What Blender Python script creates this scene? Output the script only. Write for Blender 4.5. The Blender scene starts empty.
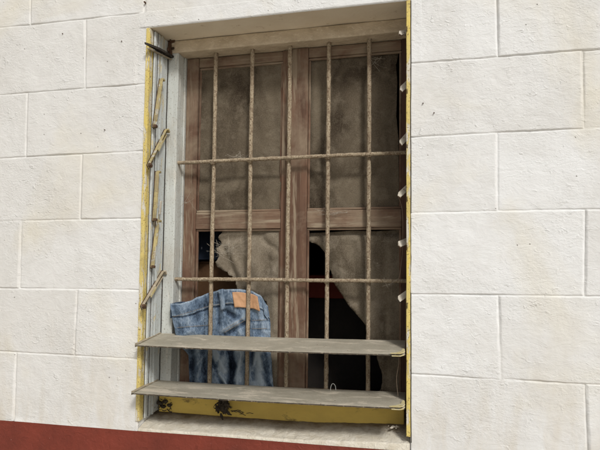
import bpy, bmesh, math, random
from mathutils import Vector, Matrix, noise
random.seed(7)
R = math.radians
C = bpy.context.scene.collection
SC = bpy.context.scene

# ------------------------------------------------------------------ survey
# The photograph's camera, solved from the block courses; at() turns a bearing
# measured in the photo (600x450) into a world point on the plane y = Y.
F, CX, CY, CZ = 500.0, 0.73794, -1.30105, 1.50117
RV = Vector((0.976749, 0.214384, -0.0002)).normalized()
FV = Vector((-0.214037, 0.975222, 0.055941)).normalized()
UV = RV.cross(FV).normalized()
CAM = Vector((CX, CY, CZ))
def ray(u, v): return FV * F + RV * (u - 300) - UV * (v - 225)
def at(u, v, Y):
    d = ray(u, v); return CAM + d * ((Y - CY) / d.y)
def at_x(u, v, X):
    d = ray(u, v); return CAM + d * ((X - CX) / d.x)
LEAN = 0.012                       # the old window leans a little
def lean(x, z): return x - LEAN * (2.16 - z)

# ------------------------------------------------------------------ helpers
def tag(o, label=None, cat=None, group=None, kind=None):
    if label and not kind: kind = 'thing'
    for k, v in (('label', label), ('category', cat), ('group', group), ('kind', kind)):
        if v: o[k] = v
    return o
def empty(name, loc, label, cat, group=None):
    o = bpy.data.objects.new(name, None); C.objects.link(o); o.location = loc
    o.empty_display_size = 0.05
    return tag(o, label, cat, group)

class MB:
    def __init__(s): s.v = []; s.f = []; s.mi = []; s.sm = []
    def add(s, vs, fs, mi=0, smooth=False):
        b = len(s.v); s.v += [tuple(p) for p in vs]
        for f in fs:
            s.f.append(tuple(b + i for i in f)); s.mi.append(mi); s.sm.append(smooth)
    def box(s, x0, x1, y0, y1, z0, z1, bev=0.0015, seg=1, mi=0, jit=0.0, cut=0, M=None, axis=None):
        bm = bmesh.new(); bmesh.ops.create_cube(bm, size=1)
        for v in bm.verts:
            v.co = Vector(((x0+x1)/2 + v.co.x*(x1-x0), (y0+y1)/2 + v.co.y*(y1-y0), (z0+z1)/2 + v.co.z*(z1-z0)))
        if cut:
            es = [e for e in bm.edges if abs((e.verts[0].co - e.verts[1].co)[axis]) > 1e-6]
            bmesh.ops.subdivide_edges(bm, edges=es, cuts=cut, use_grid_fill=True)
        if bev:
            es = [e for e in bm.edges if len(e.link_faces) == 2 and e.calc_face_angle(0) > 0.5]
            bmesh.ops.bevel(bm, geom=es, offset=bev, segments=seg, affect='EDGES', profile=0.6)
        if jit:
            for v in bm.verts:
                p = v.co * 23.0; q = v.co * 7.0
                v.co += jit * (noise.noise_vector(p) * 0.6 + noise.noise_vector(q))
        bm.verts.index_update()
        vs = [(M @ v.co if M else v.co.copy()) for v in bm.verts]
        s.add(vs, [[v.index for v in f.verts] for f in bm.faces], mi); bm.free()
    def tube(s, pts, r, n=8, mi=0, caps=True, rj=0.0):
        pts = [Vector(p) for p in pts]; m = len(pts); rings = []
        prev = None
        for i, p in enumerate(pts):
            t = (pts[min(i+1, m-1)] - pts[max(i-1, 0)]).normalized()
            if prev is None:
                a = Vector((0, 0, 1)) if abs(t.z) < 0.9 else Vector((1, 0, 0))
                prev = t.cross(a).normalized()
            u = (prev - t * prev.dot(t)).normalized(); w = t.cross(u); prev = u
            rr = r(i/(m-1)) if callable(r) else r
            ring = []
            for k in range(n):
                a = 2*math.pi*k/n
                q = rr * (1 + (rj * noise.noise(p*180 + Vector((k*1.7, k, 0))) if rj else 0))
                ring.append(p + (u*math.cos(a) + w*math.sin(a)) * q)
            rings.append(ring)
        vs = [q for ring in rings for q in ring]; fs = []
        for i in range(m-1):
            for k in range(n):
                fs.append((i*n+k, i*n+(k+1) % n, (i+1)*n+(k+1) % n, (i+1)*n+k))
        s.add(vs, fs, mi, True)
        if caps:
            s.add(rings[0], [tuple(range(n))[::-1]], mi); s.add(rings[-1], [tuple(range(n))], mi)
    def plate(s, poly, thick, mi=0):
        """polygon of points, thickened along its own normal"""
        P = [Vector(p) for p in poly]; n = Vector((0, 0, 0))
        for i in range(len(P)): n += P[i].cross(P[(i+1) % len(P)])
        n.normalize(); k = len(P)
        vs = P + [p + n*thick for p in P]
        fs = [tuple(range(k))[::-1], tuple(range(k, 2*k))]
        fs += [(i, (i+1) % k, k+(i+1) % k, k+i) for i in range(k)]
        s.add(vs, fs, mi)
    def grid(s, rows, mi=0, smooth=True):
        n = len(rows[0]); vs = [p for r in rows for p in r]; fs = []
        for i in range(len(rows)-1):
            for j in range(n-1):
                fs.append((i*n+j, i*n+j+1, (i+1)*n+j+1, (i+1)*n+j))
        s.add(vs, fs, mi, smooth)
    def build(s, name, mats, parent=None, leaned=False, origin=None):
        me = bpy.data.meshes.new(name)
        V = [(lean(x, z), y, z) for x, y, z in s.v] if leaned else s.v
        o = bpy.data.objects.new(name, me); C.objects.link(o)
        off = Vector((0, 0, 0))
        if origin is not None: off = Vector(origin)
        me.from_pydata([(x-off.x, y-off.y, z-off.z) for x, y, z in V], [], s.f)
        for m in (mats if isinstance(mats, (list, tuple)) else [mats]): me.materials.append(m)
        me.polygons.foreach_set('material_index', s.mi)
        me.polygons.foreach_set('use_smooth', s.sm)
        bm = bmesh.new(); bm.from_mesh(me); bmesh.ops.recalc_face_normals(bm, faces=bm.faces); bm.to_mesh(me); bm.free()
        me.update()
        if parent is not None:
            o.parent = parent; o.location = off - parent_world(parent)
        else: o.location = off
        return o
def parent_world(p):
    l = p.location.copy()
    while p.parent: p = p.parent; l += p.location
    return l

# ------------------------------------------------------------------ materials
class NT:
    def __init__(s, name):
        s.m = bpy.data.materials.new(name); s.m.use_nodes = True
        s.t = s.m.node_tree; s.n = s.t.nodes; s.l = s.t.links
        s.b = s.n['Principled BSDF']
        s.geo = s.n.new('ShaderNodeNewGeometry')   # world position as texture space
        s.co = s.geo.outputs['Position']
    def link(s, a, b): s.l.new(a, b)
    def mapping(s, sc, loc=(0, 0, 0), rot=(0, 0, 0)):
        k = s.n.new('ShaderNodeMapping'); s.link(s.co, k.inputs[0])
        k.inputs['Scale'].default_value = sc; k.inputs['Location'].default_value = loc; k.inputs['Rotation'].default_value = rot
        return k.outputs[0]
    def noise(s, sc, det=4, rough=0.55, dist=0.0, stretch=(1, 1, 1), loc=(0, 0, 0)):
        k = s.n.new('ShaderNodeTexNoise'); s.link(s.mapping(stretch, loc), k.inputs['Vector'])
        k.inputs['Scale'].default_value = sc; k.inputs['Detail'].default_value = det
        k.inputs['Roughness'].default_value = rough; k.inputs['Distortion'].default_value = dist
        return k.outputs['Fac']
    def voro(s, sc, feat='F1', loc=(0, 0, 0), stretch=(1, 1, 1)):
        k = s.n.new('ShaderNodeTexVoronoi'); k.feature = feat
        s.link(s.mapping(stretch, loc), k.inputs['Vector']); k.inputs['Scale'].default_value = sc
        return k
    def ramp(s, x, a, b, lo=0.0, hi=1.0):
        k = s.n.new('ShaderNodeMapRange'); s.link(x, k.inputs[0]); k.clamp = True
        k.inputs[1].default_value = a; k.inputs[2].default_value = b
        k.inputs[3].default_value = lo; k.inputs[4].default_value = hi
        return k.outputs[0]
    def math(s, op, a, b=None):
        k = s.n.new('ShaderNodeMath'); k.operation = op
        for i, x in enumerate((a, b)):
            if x is None: continue
            if isinstance(x, (int, float)): k.inputs[i].default_value = x
            else: s.link(x, k.inputs[i])
        return k.outputs[0]
    def mix(s, fac, a, b, mode='MIX'):
        k = s.n.new('ShaderNodeMix'); k.data_type = 'RGBA'; k.blend_type = mode
        if isinstance(fac, (int, float)): k.inputs[0].default_value = fac
        else: s.link(fac, k.inputs[0])
        for i, x in ((6, a), (7, b)):
            if isinstance(x, tuple): k.inputs[i].default_value = (*x, 1)
            else: s.link(x, k.inputs[i])
        return k.outputs[2]
    def bump(s, h, dist, strength=1.0, prev=None):
        k = s.n.new('ShaderNodeBump'); s.link(h, k.inputs['Height'])
        k.inputs['Distance'].default_value = dist; k.inputs['Strength'].default_value = strength
        if prev is not None: s.link(prev, k.inputs['Normal'])
        return k.outputs[0]
    def done(s, col, rough=0.8, nrm=None, spec=0.3, metal=0.0):
        if isinstance(col, tuple): s.b.inputs['Base Color'].default_value = (*col, 1)
        else: s.link(col, s.b.inputs['Base Color'])
        if isinstance(rough, (int, float)): s.b.inputs['Roughness'].default_value = rough
        else: s.link(rough, s.b.inputs['Roughness'])
        s.b.inputs['Specular IOR Level'].default_value = spec
        s.b.inputs['Metallic'].default_value = metal
        if nrm is not None: s.link(nrm, s.b.inputs['Normal'])
        return s.m
    def sep(s):
        k = s.n.new('ShaderNodeSeparateXYZ'); s.link(s.co, k.inputs[0]); return k.outputs

def weathered(name, c1, c2, chip=None, grain=(1, 1, 1), vs=14, chip_s=35, chip_t=0.58, chip_w=0.02, dust=None, dust_t=0.5,
              rough=0.8, bs=90, bd=0.0012, spec=0.25, speck=None, speck_s=260):
    t = NT(name)
    col = t.mix(t.ramp(t.noise(vs, 5, 0.6, 0.3, grain), 0.35, 0.65), c1, c2)
    h = t.noise(bs, 5, 0.65, 0.4, grain)
    n = t.bump(h, bd)
    if chip:
        m = t.ramp(t.noise(chip_s, 5, 0.65, 0.2, grain, (3, 1, 2)), chip_t, chip_t + chip_w)
        col = t.mix(m, col, chip); n = t.bump(t.math('SUBTRACT', 1.0, m), 0.0008, 0.8, n)
    if speck:
        m = t.ramp(t.noise(speck_s, 2, 0.5, 0.0, (1, 1, 1), (7, 7, 7)), 0.6, 0.66)
        col = t.mix(m, col, speck)
    if dust:
        m = t.ramp(t.noise(9, 6, 0.65, 0.3, (1, 1, 1), (1, 5, 2)), dust_t, dust_t + 0.25)
        col = t.mix(m, col, dust)
    return t.done(col, rough, n, spec)

def wall_mat():
    t = NT('painted_block_plaster')
    x, y, z = t.sep()
    low = t.noise(2.2, 4, 0.5)
    at_ = t.n.new('ShaderNodeAttribute'); at_.attribute_name = 'tone'
    tone = at_.outputs['Fac']
    cool, warm = (0.795, 0.80, 0.795), (0.725, 0.715, 0.69)
    side = t.ramp(t.math('ADD', x, t.math('MULTIPLY', low, 0.6)), -0.2, 1.0)
    col = t.mix(side, warm, cool)
    col = t.mix(t.ramp(tone, 0, 1, 0, 0.5), col, (0.675, 0.66, 0.63))
    # blotches: yellowish stains, greyish dirt films
    st = t.math('MULTIPLY', t.ramp(t.noise(3.1, 4, 0.6, 0.5, (1, 1, 0.8), (4.3, 0, 1.2)), 0.52, 0.74), 0.62)
    col = t.mix(st, col, (0.70, 0.645, 0.505))
    gr = t.math('MULTIPLY', t.ramp(t.noise(5, 5, 0.7, 0.5, (1, 1, 0.6), (1, 0, 7)), 0.46, 0.75), 0.36)
    col = t.mix(gr, col, (0.52, 0.49, 0.44))
    # damp streaks that gather above the red dado
    dr = t.math('MULTIPLY', t.ramp(t.noise(16, 5, 0.65, 0.4, (1, 1, 0.25), (2, 0, 3)), 0.45, 0.75), t.ramp(z, 1.0, 1.36, 0.55, 0.0))
    col = t.mix(dr, col, (0.55, 0.47, 0.34))
    # small specks and pits
    v = t.voro(38, 'F1', (3, 0, 2))
    pit = t.math('MULTIPLY', t.ramp(v.outputs['Distance'], 0.035, 0.075, 1, 0), t.ramp(v.outputs['Color'], 0.87, 0.88))
    pm = t.math('MULTIPLY', pit, 0.6)
    col = t.mix(pm, col, (0.2, 0.16, 0.12))
    # relief: trowelled film, stipple, short curled flakes of dried paint in patches
    patch = t.ramp(t.noise(4.5, 3, 0.6, 0.3, (1, 1, 1), (9, 2, 4)), 0.38, 0.66, 0.2, 1.0)
    n1 = t.bump(t.noise(22, 4, 0.6, 0.5, (1, 1, 1.5)), 0.0034, 0.75)
    w = t.noise(75, 2, 0.5, 1.1, (0.7, 1, 1.1), (5, 3, 1))
    rid = t.ramp(w, 0.58, 0.68, 0, 1)
    rid = t.math('MULTIPLY', rid, t.ramp(t.noise(33, 3, 0.6, 0.2, (1, 1, 1), (1, 1, 1)), 0.48, 0.60))
    n2 = t.bump(t.math('MULTIPLY', rid, patch), 0.0021, 0.65, n1)
    stip = t.math('MULTIPLY', t.noise(170, 4, 0.65, 0.4, (0.75, 1, 1.2)), patch)
    n3 = t.bump(stip, 0.0026, 0.75, n2)
    n4 = t.bump(t.math('SUBTRACT', 1.0, pit), 0.002, 1, n3)
    return t.done(col, 0.72, n4, 0.25)

def red_mat():
    t = NT('red_oxide_paint')
    col = t.mix(t.ramp(t.noise(9, 5, 0.6), 0.35, 0.7), (0.215, 0.043, 0.026), (0.15, 0.032, 0.02))
    m = t.ramp(t.noise(120, 3, 0.5, 0.3), 0.735, 0.76); col = t.mix(m, col, (0.42, 0.27, 0.22))
    n = t.bump(t.noise(60, 5, 0.6, 0.8), 0.003)
    return t.done(col, 0.6, n, 0.3)

def denim_mat():
    t = NT('faded_blue_denim')
    a = t.n.new('ShaderNodeAttribute'); a.attribute_name = 'fade_shade'; fd = a.outputs['Fac']
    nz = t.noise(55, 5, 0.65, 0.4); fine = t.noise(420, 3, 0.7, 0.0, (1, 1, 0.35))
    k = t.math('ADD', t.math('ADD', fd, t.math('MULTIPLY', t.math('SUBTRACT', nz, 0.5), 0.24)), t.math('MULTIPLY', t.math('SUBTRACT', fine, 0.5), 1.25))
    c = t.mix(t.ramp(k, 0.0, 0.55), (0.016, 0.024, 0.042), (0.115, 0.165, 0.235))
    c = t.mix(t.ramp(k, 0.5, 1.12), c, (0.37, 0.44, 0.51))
    w = t.n.new('ShaderNodeTexWave'); w.wave_type = 'BANDS'; w.bands_direction = 'DIAGONAL'
    t.link(t.mapping((1, 1, 1)), w.inputs['Vector']); w.inputs['Scale'].default_value = 190; w.inputs['Distortion'].default_value = 1.5
    n = t.bump(w.outputs['Fac'], 0.0006, 0.6); n = t.bump(t.noise(140, 4, 0.7), 0.0025, 0.7, n)
    return t.done(c, 0.9, n, 0.1)

def screen_mat(name, dark, mid, light, off):
    t = NT(name)
    c = t.mix(t.ramp(t.noise(5.5, 3, 0.55, 0.8, (1.2, 1, 0.75), off), 0.34, 0.64), dark, mid)
    c = t.mix(t.math('MULTIPLY', t.ramp(t.noise(24, 4, 0.7, 0.4, (1, 1, 1), off), 0.48, 0.75), 0.55), c, light)
    g = t.noise(330, 2, 0.6)                                   # gritty weave clogged with dust
    c = t.mix(t.math('MULTIPLY', t.ramp(g, 0.48, 0.66), 0.22), c, light)
    c = t.mix(t.math('MULTIPLY', t.ramp(g, 0.50, 0.36), 0.20), c, (0.04, 0.03, 0.02))
    v = t.voro(60, 'F1', off)
    sp = t.math('MULTIPLY', t.ramp(v.outputs['Distance'], 0.05, 0.11, 1, 0), t.ramp(v.outputs['Color'], 0.84, 0.85))
    c = t.mix(t.math('MULTIPLY', sp, 0.6), c, (0.42, 0.38, 0.31))
    n = t.bump(g, 0.0008, 0.7)
    n = t.bump(t.noise(30, 3, 0.55, 0.6), 0.002, 0.5, n)
    return t.done(c, 0.92, n, 0.1)

M = {}
M['wall'] = wall_mat(); M['red'] = red_mat(); M['denim'] = denim_mat()
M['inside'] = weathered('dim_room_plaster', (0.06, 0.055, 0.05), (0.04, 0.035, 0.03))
M['soffit'] = weathered('cream_soffit_plaster', (0.84, 0.75, 0.60), (0.77, 0.67, 0.52), (0.68, 0.57, 0.42), vs=8, chip_t=0.66, bs=60)
def sill_mat():
    t = NT('rough_stained_sill')
    x, y, z = t.sep()
    c = t.mix(t.ramp(t.noise(26, 5, 0.65, 0.4), 0.36, 0.66), (0.72, 0.675, 0.58), (0.62, 0.56, 0.45))
    c = t.mix(t.math('MULTIPLY', t.ramp(t.noise(60, 4, 0.65, 0.3), 0.56, 0.74), 0.5), c, (0.42, 0.35, 0.24))
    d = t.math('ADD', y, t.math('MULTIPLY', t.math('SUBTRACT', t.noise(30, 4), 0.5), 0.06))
    c = t.mix(t.ramp(d, 0.035, 0.088, 0.0, 0.9), c, (0.15, 0.105, 0.06))       # gap shadow under the board, painted into the back
    n = t.bump(t.noise(55, 5, 0.65, 0.5), 0.005); n = t.bump(t.noise(190, 3, 0.6), 0.002, 0.8, n)
    return t.done(c, 0.9, n, 0.15)
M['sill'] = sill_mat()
M['yellow'] = weathered('chipped_yellow_paint', (0.72, 0.56, 0.15), (0.62, 0.51, 0.22), (0.64, 0.60, 0.50), (1, 1, 0.22), 25, 50, 0.53, 0.05, (0.33, 0.25, 0.11), 0.54, 0.65, 120, speck=(0.30, 0.21, 0.08), speck_s=240)
M['yellow_board'] = weathered('dirty_yellow_board', (0.76, 0.55, 0.13), (0.62, 0.44, 0.11), (0.15, 0.10, 0.05), (0.4, 1, 1), 16, 22, 0.60, 0.12, None, 0.5, 0.65, 90)
M['web'] = weathered('pale_flaking_channel_paint', (0.60, 0.63, 0.62), (0.50, 0.53, 0.52), (0.62, 0.56, 0.40), (1, 1, 0.3), 18, 45, 0.60, 0.02, None, 0.5, 0.7, 90, 0.0016, speck=(0.42, 0.39, 0.34), speck_s=200)
M['jamb'] = weathered('grey_blue_wood_paint', (0.60, 0.62, 0.585), (0.49, 0.505, 0.475), (0.70, 0.69, 0.63), (1, 1, 0.12), 26, 60, 0.58, 0.06, (0.47, 0.445, 0.385), 0.5, 0.8, 110, 0.002, speck=(0.36, 0.35, 0.31), speck_s=200)
M['header'] = weathered('dusty_beige_header', (0.70, 0.59, 0.44), (0.54, 0.44, 0.31), (0.78, 0.68, 0.53), (0.6, 1, 1), 30, 110, 0.54, 0.16, None, 0.5, 0.95, 120, 0.004)
M['brown_v'] = weathered('worn_brown_stile', (0.185, 0.105, 0.068), (0.095, 0.053, 0.035), (0.30, 0.235, 0.165), (1, 1, 0.08), 42, 60, 0.55, 0.10, (0.25, 0.19, 0.132), 0.45, 0.8, 120, 0.002)
M['brown_h'] = weathered('worn_brown_rail', (0.225, 0.145, 0.097), (0.13, 0.078, 0.052), (0.33, 0.262, 0.186), (0.08, 1, 1), 42, 60, 0.54, 0.10, (0.265, 0.206, 0.143), 0.43, 0.8, 120, 0.002)
M['brown_dark'] = weathered('dark_brown_stile', (0.115, 0.062, 0.042), (0.08, 0.045, 0.032), (0.2, 0.14, 0.1), (1, 1, 0.1), 30, 45, 0.62, 0.05)
M['bar'] = weathered('rusty_painted_iron', (0.44, 0.36, 0.25), (0.28, 0.215, 0.145), (0.20, 0.135, 0.085), (1, 1, 0.7), 40, 230, 0.50, 0.12, (0.21, 0.15, 0.10), 0.54, 0.9, 240, 0.0018, speck=(0.58, 0.50, 0.38), speck_s=380)
M['rust'] = weathered('dark_rust', (0.07, 0.045, 0.03), (0.13, 0.07, 0.04), (0.03, 0.025, 0.02), vs=60, bs=160, bd=0.002)
M['clip_pale'] = weathered('pale_clip_metal', (0.66, 0.61, 0.52), (0.52, 0.46, 0.37), (0.32, 0.25, 0.17), vs=60, chip_s=90, chip_t=0.62)
M['clip_yellow'] = weathered('cream_yellow_clip', (0.62, 0.55, 0.34), (0.52, 0.43, 0.2), (0.66, 0.62, 0.52), vs=60, chip_s=90, chip_t=0.58)
M['arm'] = weathered('dull_yellow_clip_arm', (0.48, 0.40, 0.19), (0.27, 0.225, 0.13), (0.46, 0.44, 0.38), (1, 1, 0.5), 35, 70, 0.54, 0.05, (0.34, 0.28, 0.17), 0.5, 0.75, 140, speck=(0.24, 0.17, 0.08), speck_s=300)
M['arm_grey'] = weathered('dusty_clip_arm', (0.40, 0.34, 0.25), (0.31, 0.26, 0.18), (0.50, 0.44, 0.34), (1, 1, 0.5), 35, 70, 0.57, 0.03)
M['black'] = weathered('blackened_metal', (0.035, 0.03, 0.025), (0.05, 0.042, 0.035), (0.16, 0.13, 0.1), vs=50, chip_s=80, chip_t=0.62)
M['leather'] = weathered('tan_leather', (0.54, 0.31, 0.17), (0.46, 0.255, 0.135), (0.60, 0.38, 0.23), vs=40, chip_s=90, chip_t=0.62, bs=200, rough=0.6)
M['web_strand'] = weathered('dusty_cobweb', (0.42, 0.38, 0.31), (0.33, 0.29, 0.235))
M['twig'] = weathered('dry_dark_litter', (0.045, 0.036, 0.025), (0.085, 0.065, 0.045), (0.15, 0.12, 0.08), vs=80, chip_s=120, chip_t=0.62)
M['white_wire'] = weathered('white_plastic_wire', (0.65, 0.65, 0.62), (0.55, 0.55, 0.52))
M['brown_wire'] = weathered('rusty_wire', (0.26, 0.2, 0.15), (0.18, 0.13, 0.09))
M['pane_top'] = screen_mat('grimy_brown_screen', (0.050, 0.037, 0.025), (0.150, 0.121, 0.085), (0.23, 0.193, 0.142), (1.3, 0, 0.4))
M['pane_low'] = screen_mat('dusty_torn_screen', (0.115, 0.092, 0.066), (0.235, 0.197, 0.146), (0.36, 0.313, 0.245), (4.1, 0, 2.2))
M['pane_low_r'] = screen_mat('dusty_sagging_screen', (0.085, 0.067, 0.046), (0.205, 0.170, 0.123), (0.31, 0.265, 0.203), (7.7, 0, 5.2))
def blade_mat():
    t = NT('dust_coated_louvre_glass')
    c = t.mix(t.ramp(t.noise(13, 5, 0.6, 0.6, (0.5, 1, 1)), 0.36, 0.66), (0.33, 0.30, 0.235), (0.42, 0.385, 0.31))
    c = t.mix(t.math('MULTIPLY', t.ramp(t.noise(20, 5, 0.65, 0.8, (0.5, 1.4, 1), (3, 3, 3)), 0.52, 0.64), 0.75), c, (0.62, 0.55, 0.44))
    c = t.mix(t.math('MULTIPLY', t.ramp(t.noise(240, 3, 0.7), 0.5, 0.7), 0.35), c, (0.22, 0.19, 0.14))
    v = t.voro(60, 'F1', (2, 1, 0))
    c = t.mix(t.math('MULTIPLY', t.ramp(v.outputs['Distance'], 0.08, 0.13, 1, 0), t.ramp(v.outputs['Color'], 0.7, 0.71)), c, (0.16, 0.12, 0.08))
    return t.done(c, t.ramp(t.noise(30, 4), 0.4, 0.6, 0.55, 0.8), t.bump(t.noise(150, 4, 0.7), 0.001), 0.3)
M['blade'] = blade_mat()
M['blade_edge'] = weathered('grimy_glass_edge', (0.05, 0.042, 0.033), (0.11, 0.09, 0.065), (0.24, 0.2, 0.15), vs=70, chip_s=140, chip_t=0.58)
def cloth_mat():
    t = NT('navy_printed_cloth')
    v = t.voro(95, 'F1', (0, 0, 0), (1, 1, 0.55))
    m = t.math('MULTIPLY', t.ramp(v.outputs['Distance'], 0.16, 0.26, 1, 0), t.ramp(v.outputs['Color'], 0.5, 0.52))
    return t.done(t.mix(m, (0.014, 0.019, 0.03), (0.15, 0.165, 0.19)), 0.9, t.bump(t.noise(150), 0.001), 0.1)
M['cloth'] = cloth_mat()
M['shadow'] = weathered('wood_in_room_shade', (0.012, 0.01, 0.009), (0.02, 0.016, 0.013))  # near-black colour stands in for the darkness of the room
M['red_wood'] = weathered('dark_red_painted_wood', (0.13, 0.022, 0.013), (0.10, 0.016, 0.01), vs=12)
M['brown_box'] = weathered('brown_cardboard', (0.15, 0.08, 0.038), (0.11, 0.058, 0.028), vs=12)
M['ground'] = weathered('pale_bounce_yard', (0.50, 0.465, 0.40), (0.43, 0.395, 0.335), (0.54, 0.51, 0.45), vs=1.5, chip_s=6, chip_t=0.6, bs=14, bd=0.02)  # unseen ground, made pale to bounce light up onto the soffit

# ------------------------------------------------------------------ ground
g = MB(); S = 400
g.add([(-S, -S, 0), (S, -S, 0), (S, S, 0), (-S, S, 0)], [(0, 1, 2, 3)])
tag(g.build('ground', M['ground']), kind='structure')

# ------------------------------------------------------------------ wall
ZTOP, XA, XB, TH = 3.0, -3.2, 4.2, 0.22
ROWL = {-1: (2.2068, -0.0076), 0: (1.9935, -0.0029), 1: (1.7959, 0.0028), 2: (1.6007, 0.0032), 3: (1.3957, 0.0031),
        4: (1.2018, -0.0055), 5: (1.0035, 0.0062), 10: (0.0, 0.0), -2: (2.404, 0), -3: (2.60, 0), -4: (2.80, 0), -5: (ZTOP, 0),
        6: (0.80, 0), 7: (0.60, 0), 8: (0.40, 0), 9: (0.20, 0)}
def zl(k, x):
    a, b = ROWL[k]; return a + b * max(-0.9, min(1.6, x)) + 0.0012 * noise.noise(Vector((x*5, k*3.3, 0))) * (1 if -2 <= k <= 6 else 0)
# measured upright joints: row k lies between course lines k-1 (top) and k (bottom): (x top, x bottom)
JL = {-1: (-0.409, -0.406), 0: (-0.2116, -0.2056), 1: (-0.4072, -0.4063), 2: (-0.2119, -0.2135), 3: (-0.4162, -0.4188), 4: (-0.2174, -0.2223), 5: (-0.420, -0.4222)}
JR = {-1: (1.155, 1.153), 0: (0.9595, 0.9589), 1: (1.1514, 1.1479), 2: (0.9523, 0.9496), 3: (1.1465, 1.1384), 4: (0.9474, 0.9485), 5: (1.1354, 1.1364)}
PIT = 0.390
OPL, OPR, OPT, OPB = 0.0, 0.7465, 2.16, 1.012
LINL, LINR = -0.034, 0.776         # plastered lintel over the opening
W = MB(); D = MB(); TONE = []
def spaced(a, b, fine, e0, e1):
    """parameters 0..1 along a length, dense next to edges that carry a joint"""
    Lg = abs(b - a); st = 0.0055 if fine else 0.04
    d = [0, 0.0013, 0.0026, 0.0039, 0.0055, 0.0075, 0.010] if fine else [0, 0.005]
    n = max(1, int((Lg - 0.02) / st)); pts = d + [0.010 + (Lg - 0.020) * i / n for i in range(1, n)] + [Lg - q for q in reversed(d)]
    return [p / Lg for p in pts]
def groove(d, half, depth): return depth * max(0.0, 1 - d/half) ** 0.8 if d < half else 0.0
def rnd_edge(d, r): return r - math.sqrt(max(0, r*r - (r-d)**2)) if d < r else 0.0
bid = 0
def patch(mb, xl, xr, zt, zb, eL, eR, eT, eB, fine=True, red=False, nogap=False):
    """one block face: xl/xr give x from t (0 top,1 bottom); zt/zb give z from x. e* is the edge: 'j' joint, 'o' opening, None"""
    global bid; bid += 1
    rr = random.Random(bid * 13 + 5)
    tx, tz, of, tone = rr.uniform(-.0012, .0012), rr.uniform(-.001, .001), rr.uniform(-.0008, .0012), rr.random() ** 1.6
    SS = spaced(xl(0), xr(0), fine, eL, eR); TT = spaced(zt(xl(0)), zb(xl(0)), fine, eT, eB)
    rows = []
    for t in TT:
        row = []
        for s in SS:
            x = xl(t) + (xr(t) - xl(t)) * s; z = zt(x) + (zb(x) - zt(x)) * t
            dl, dr, dt, db = (x - xl(t)), (xr(t) - x), (zt(x) - z), (z - zb(x))
            wob = noise.noise(Vector((x*33, z*33, bid))) * 0.0012 + noise.noise(Vector((x*90, z*90, bid))) * 0.0008
            y = of + tx * (s - .5) * 2 + tz * (t - .5) * 2
            p = Vector((x, z, bid * 0.01))
            if fine: y += 0.0011 * noise.noise(p * 9) + 0.0006 * noise.noise(p * 31)
            fl = 0.5 + 0.9 * noise.noise(Vector((x*9, z*9, 3)))
            fl = max(0.25, min(1.15, fl + 0.25))
            edge = 0.0
            for d, e, hw, dp in ((dl, eL, .0046, .0040), (dr, eR, .0046, .0040), (dt, eT, .0030, .0040), (db, eB, .0030, .0040)):
                if e == 'j' and nogap and d is db and LINL < x < LINR: continue
                if e == 'n': y *= min(1.0, d / 0.010)
                if e == 'j': edge = max(edge, groove(d + wob * (d > 0.0005), hw, dp * fl))
                elif e == 'o': edge = max(edge, rnd_edge(max(0, d + wob * .6), 0.004))
                elif e == 'n': pass
            k = 1.0 if not any(d < 0.0009 for d in (dl, dr, dt, db)) else 0.0
            row.append((x, y * k + edge, z))
        rows.append(row)
    mb.grid(rows)
    if mb is W: TONE.extend([tone] * (len(rows) * len(rows[0])))
def lin(a, b): return lambda t: a + (b - a) * t
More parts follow.
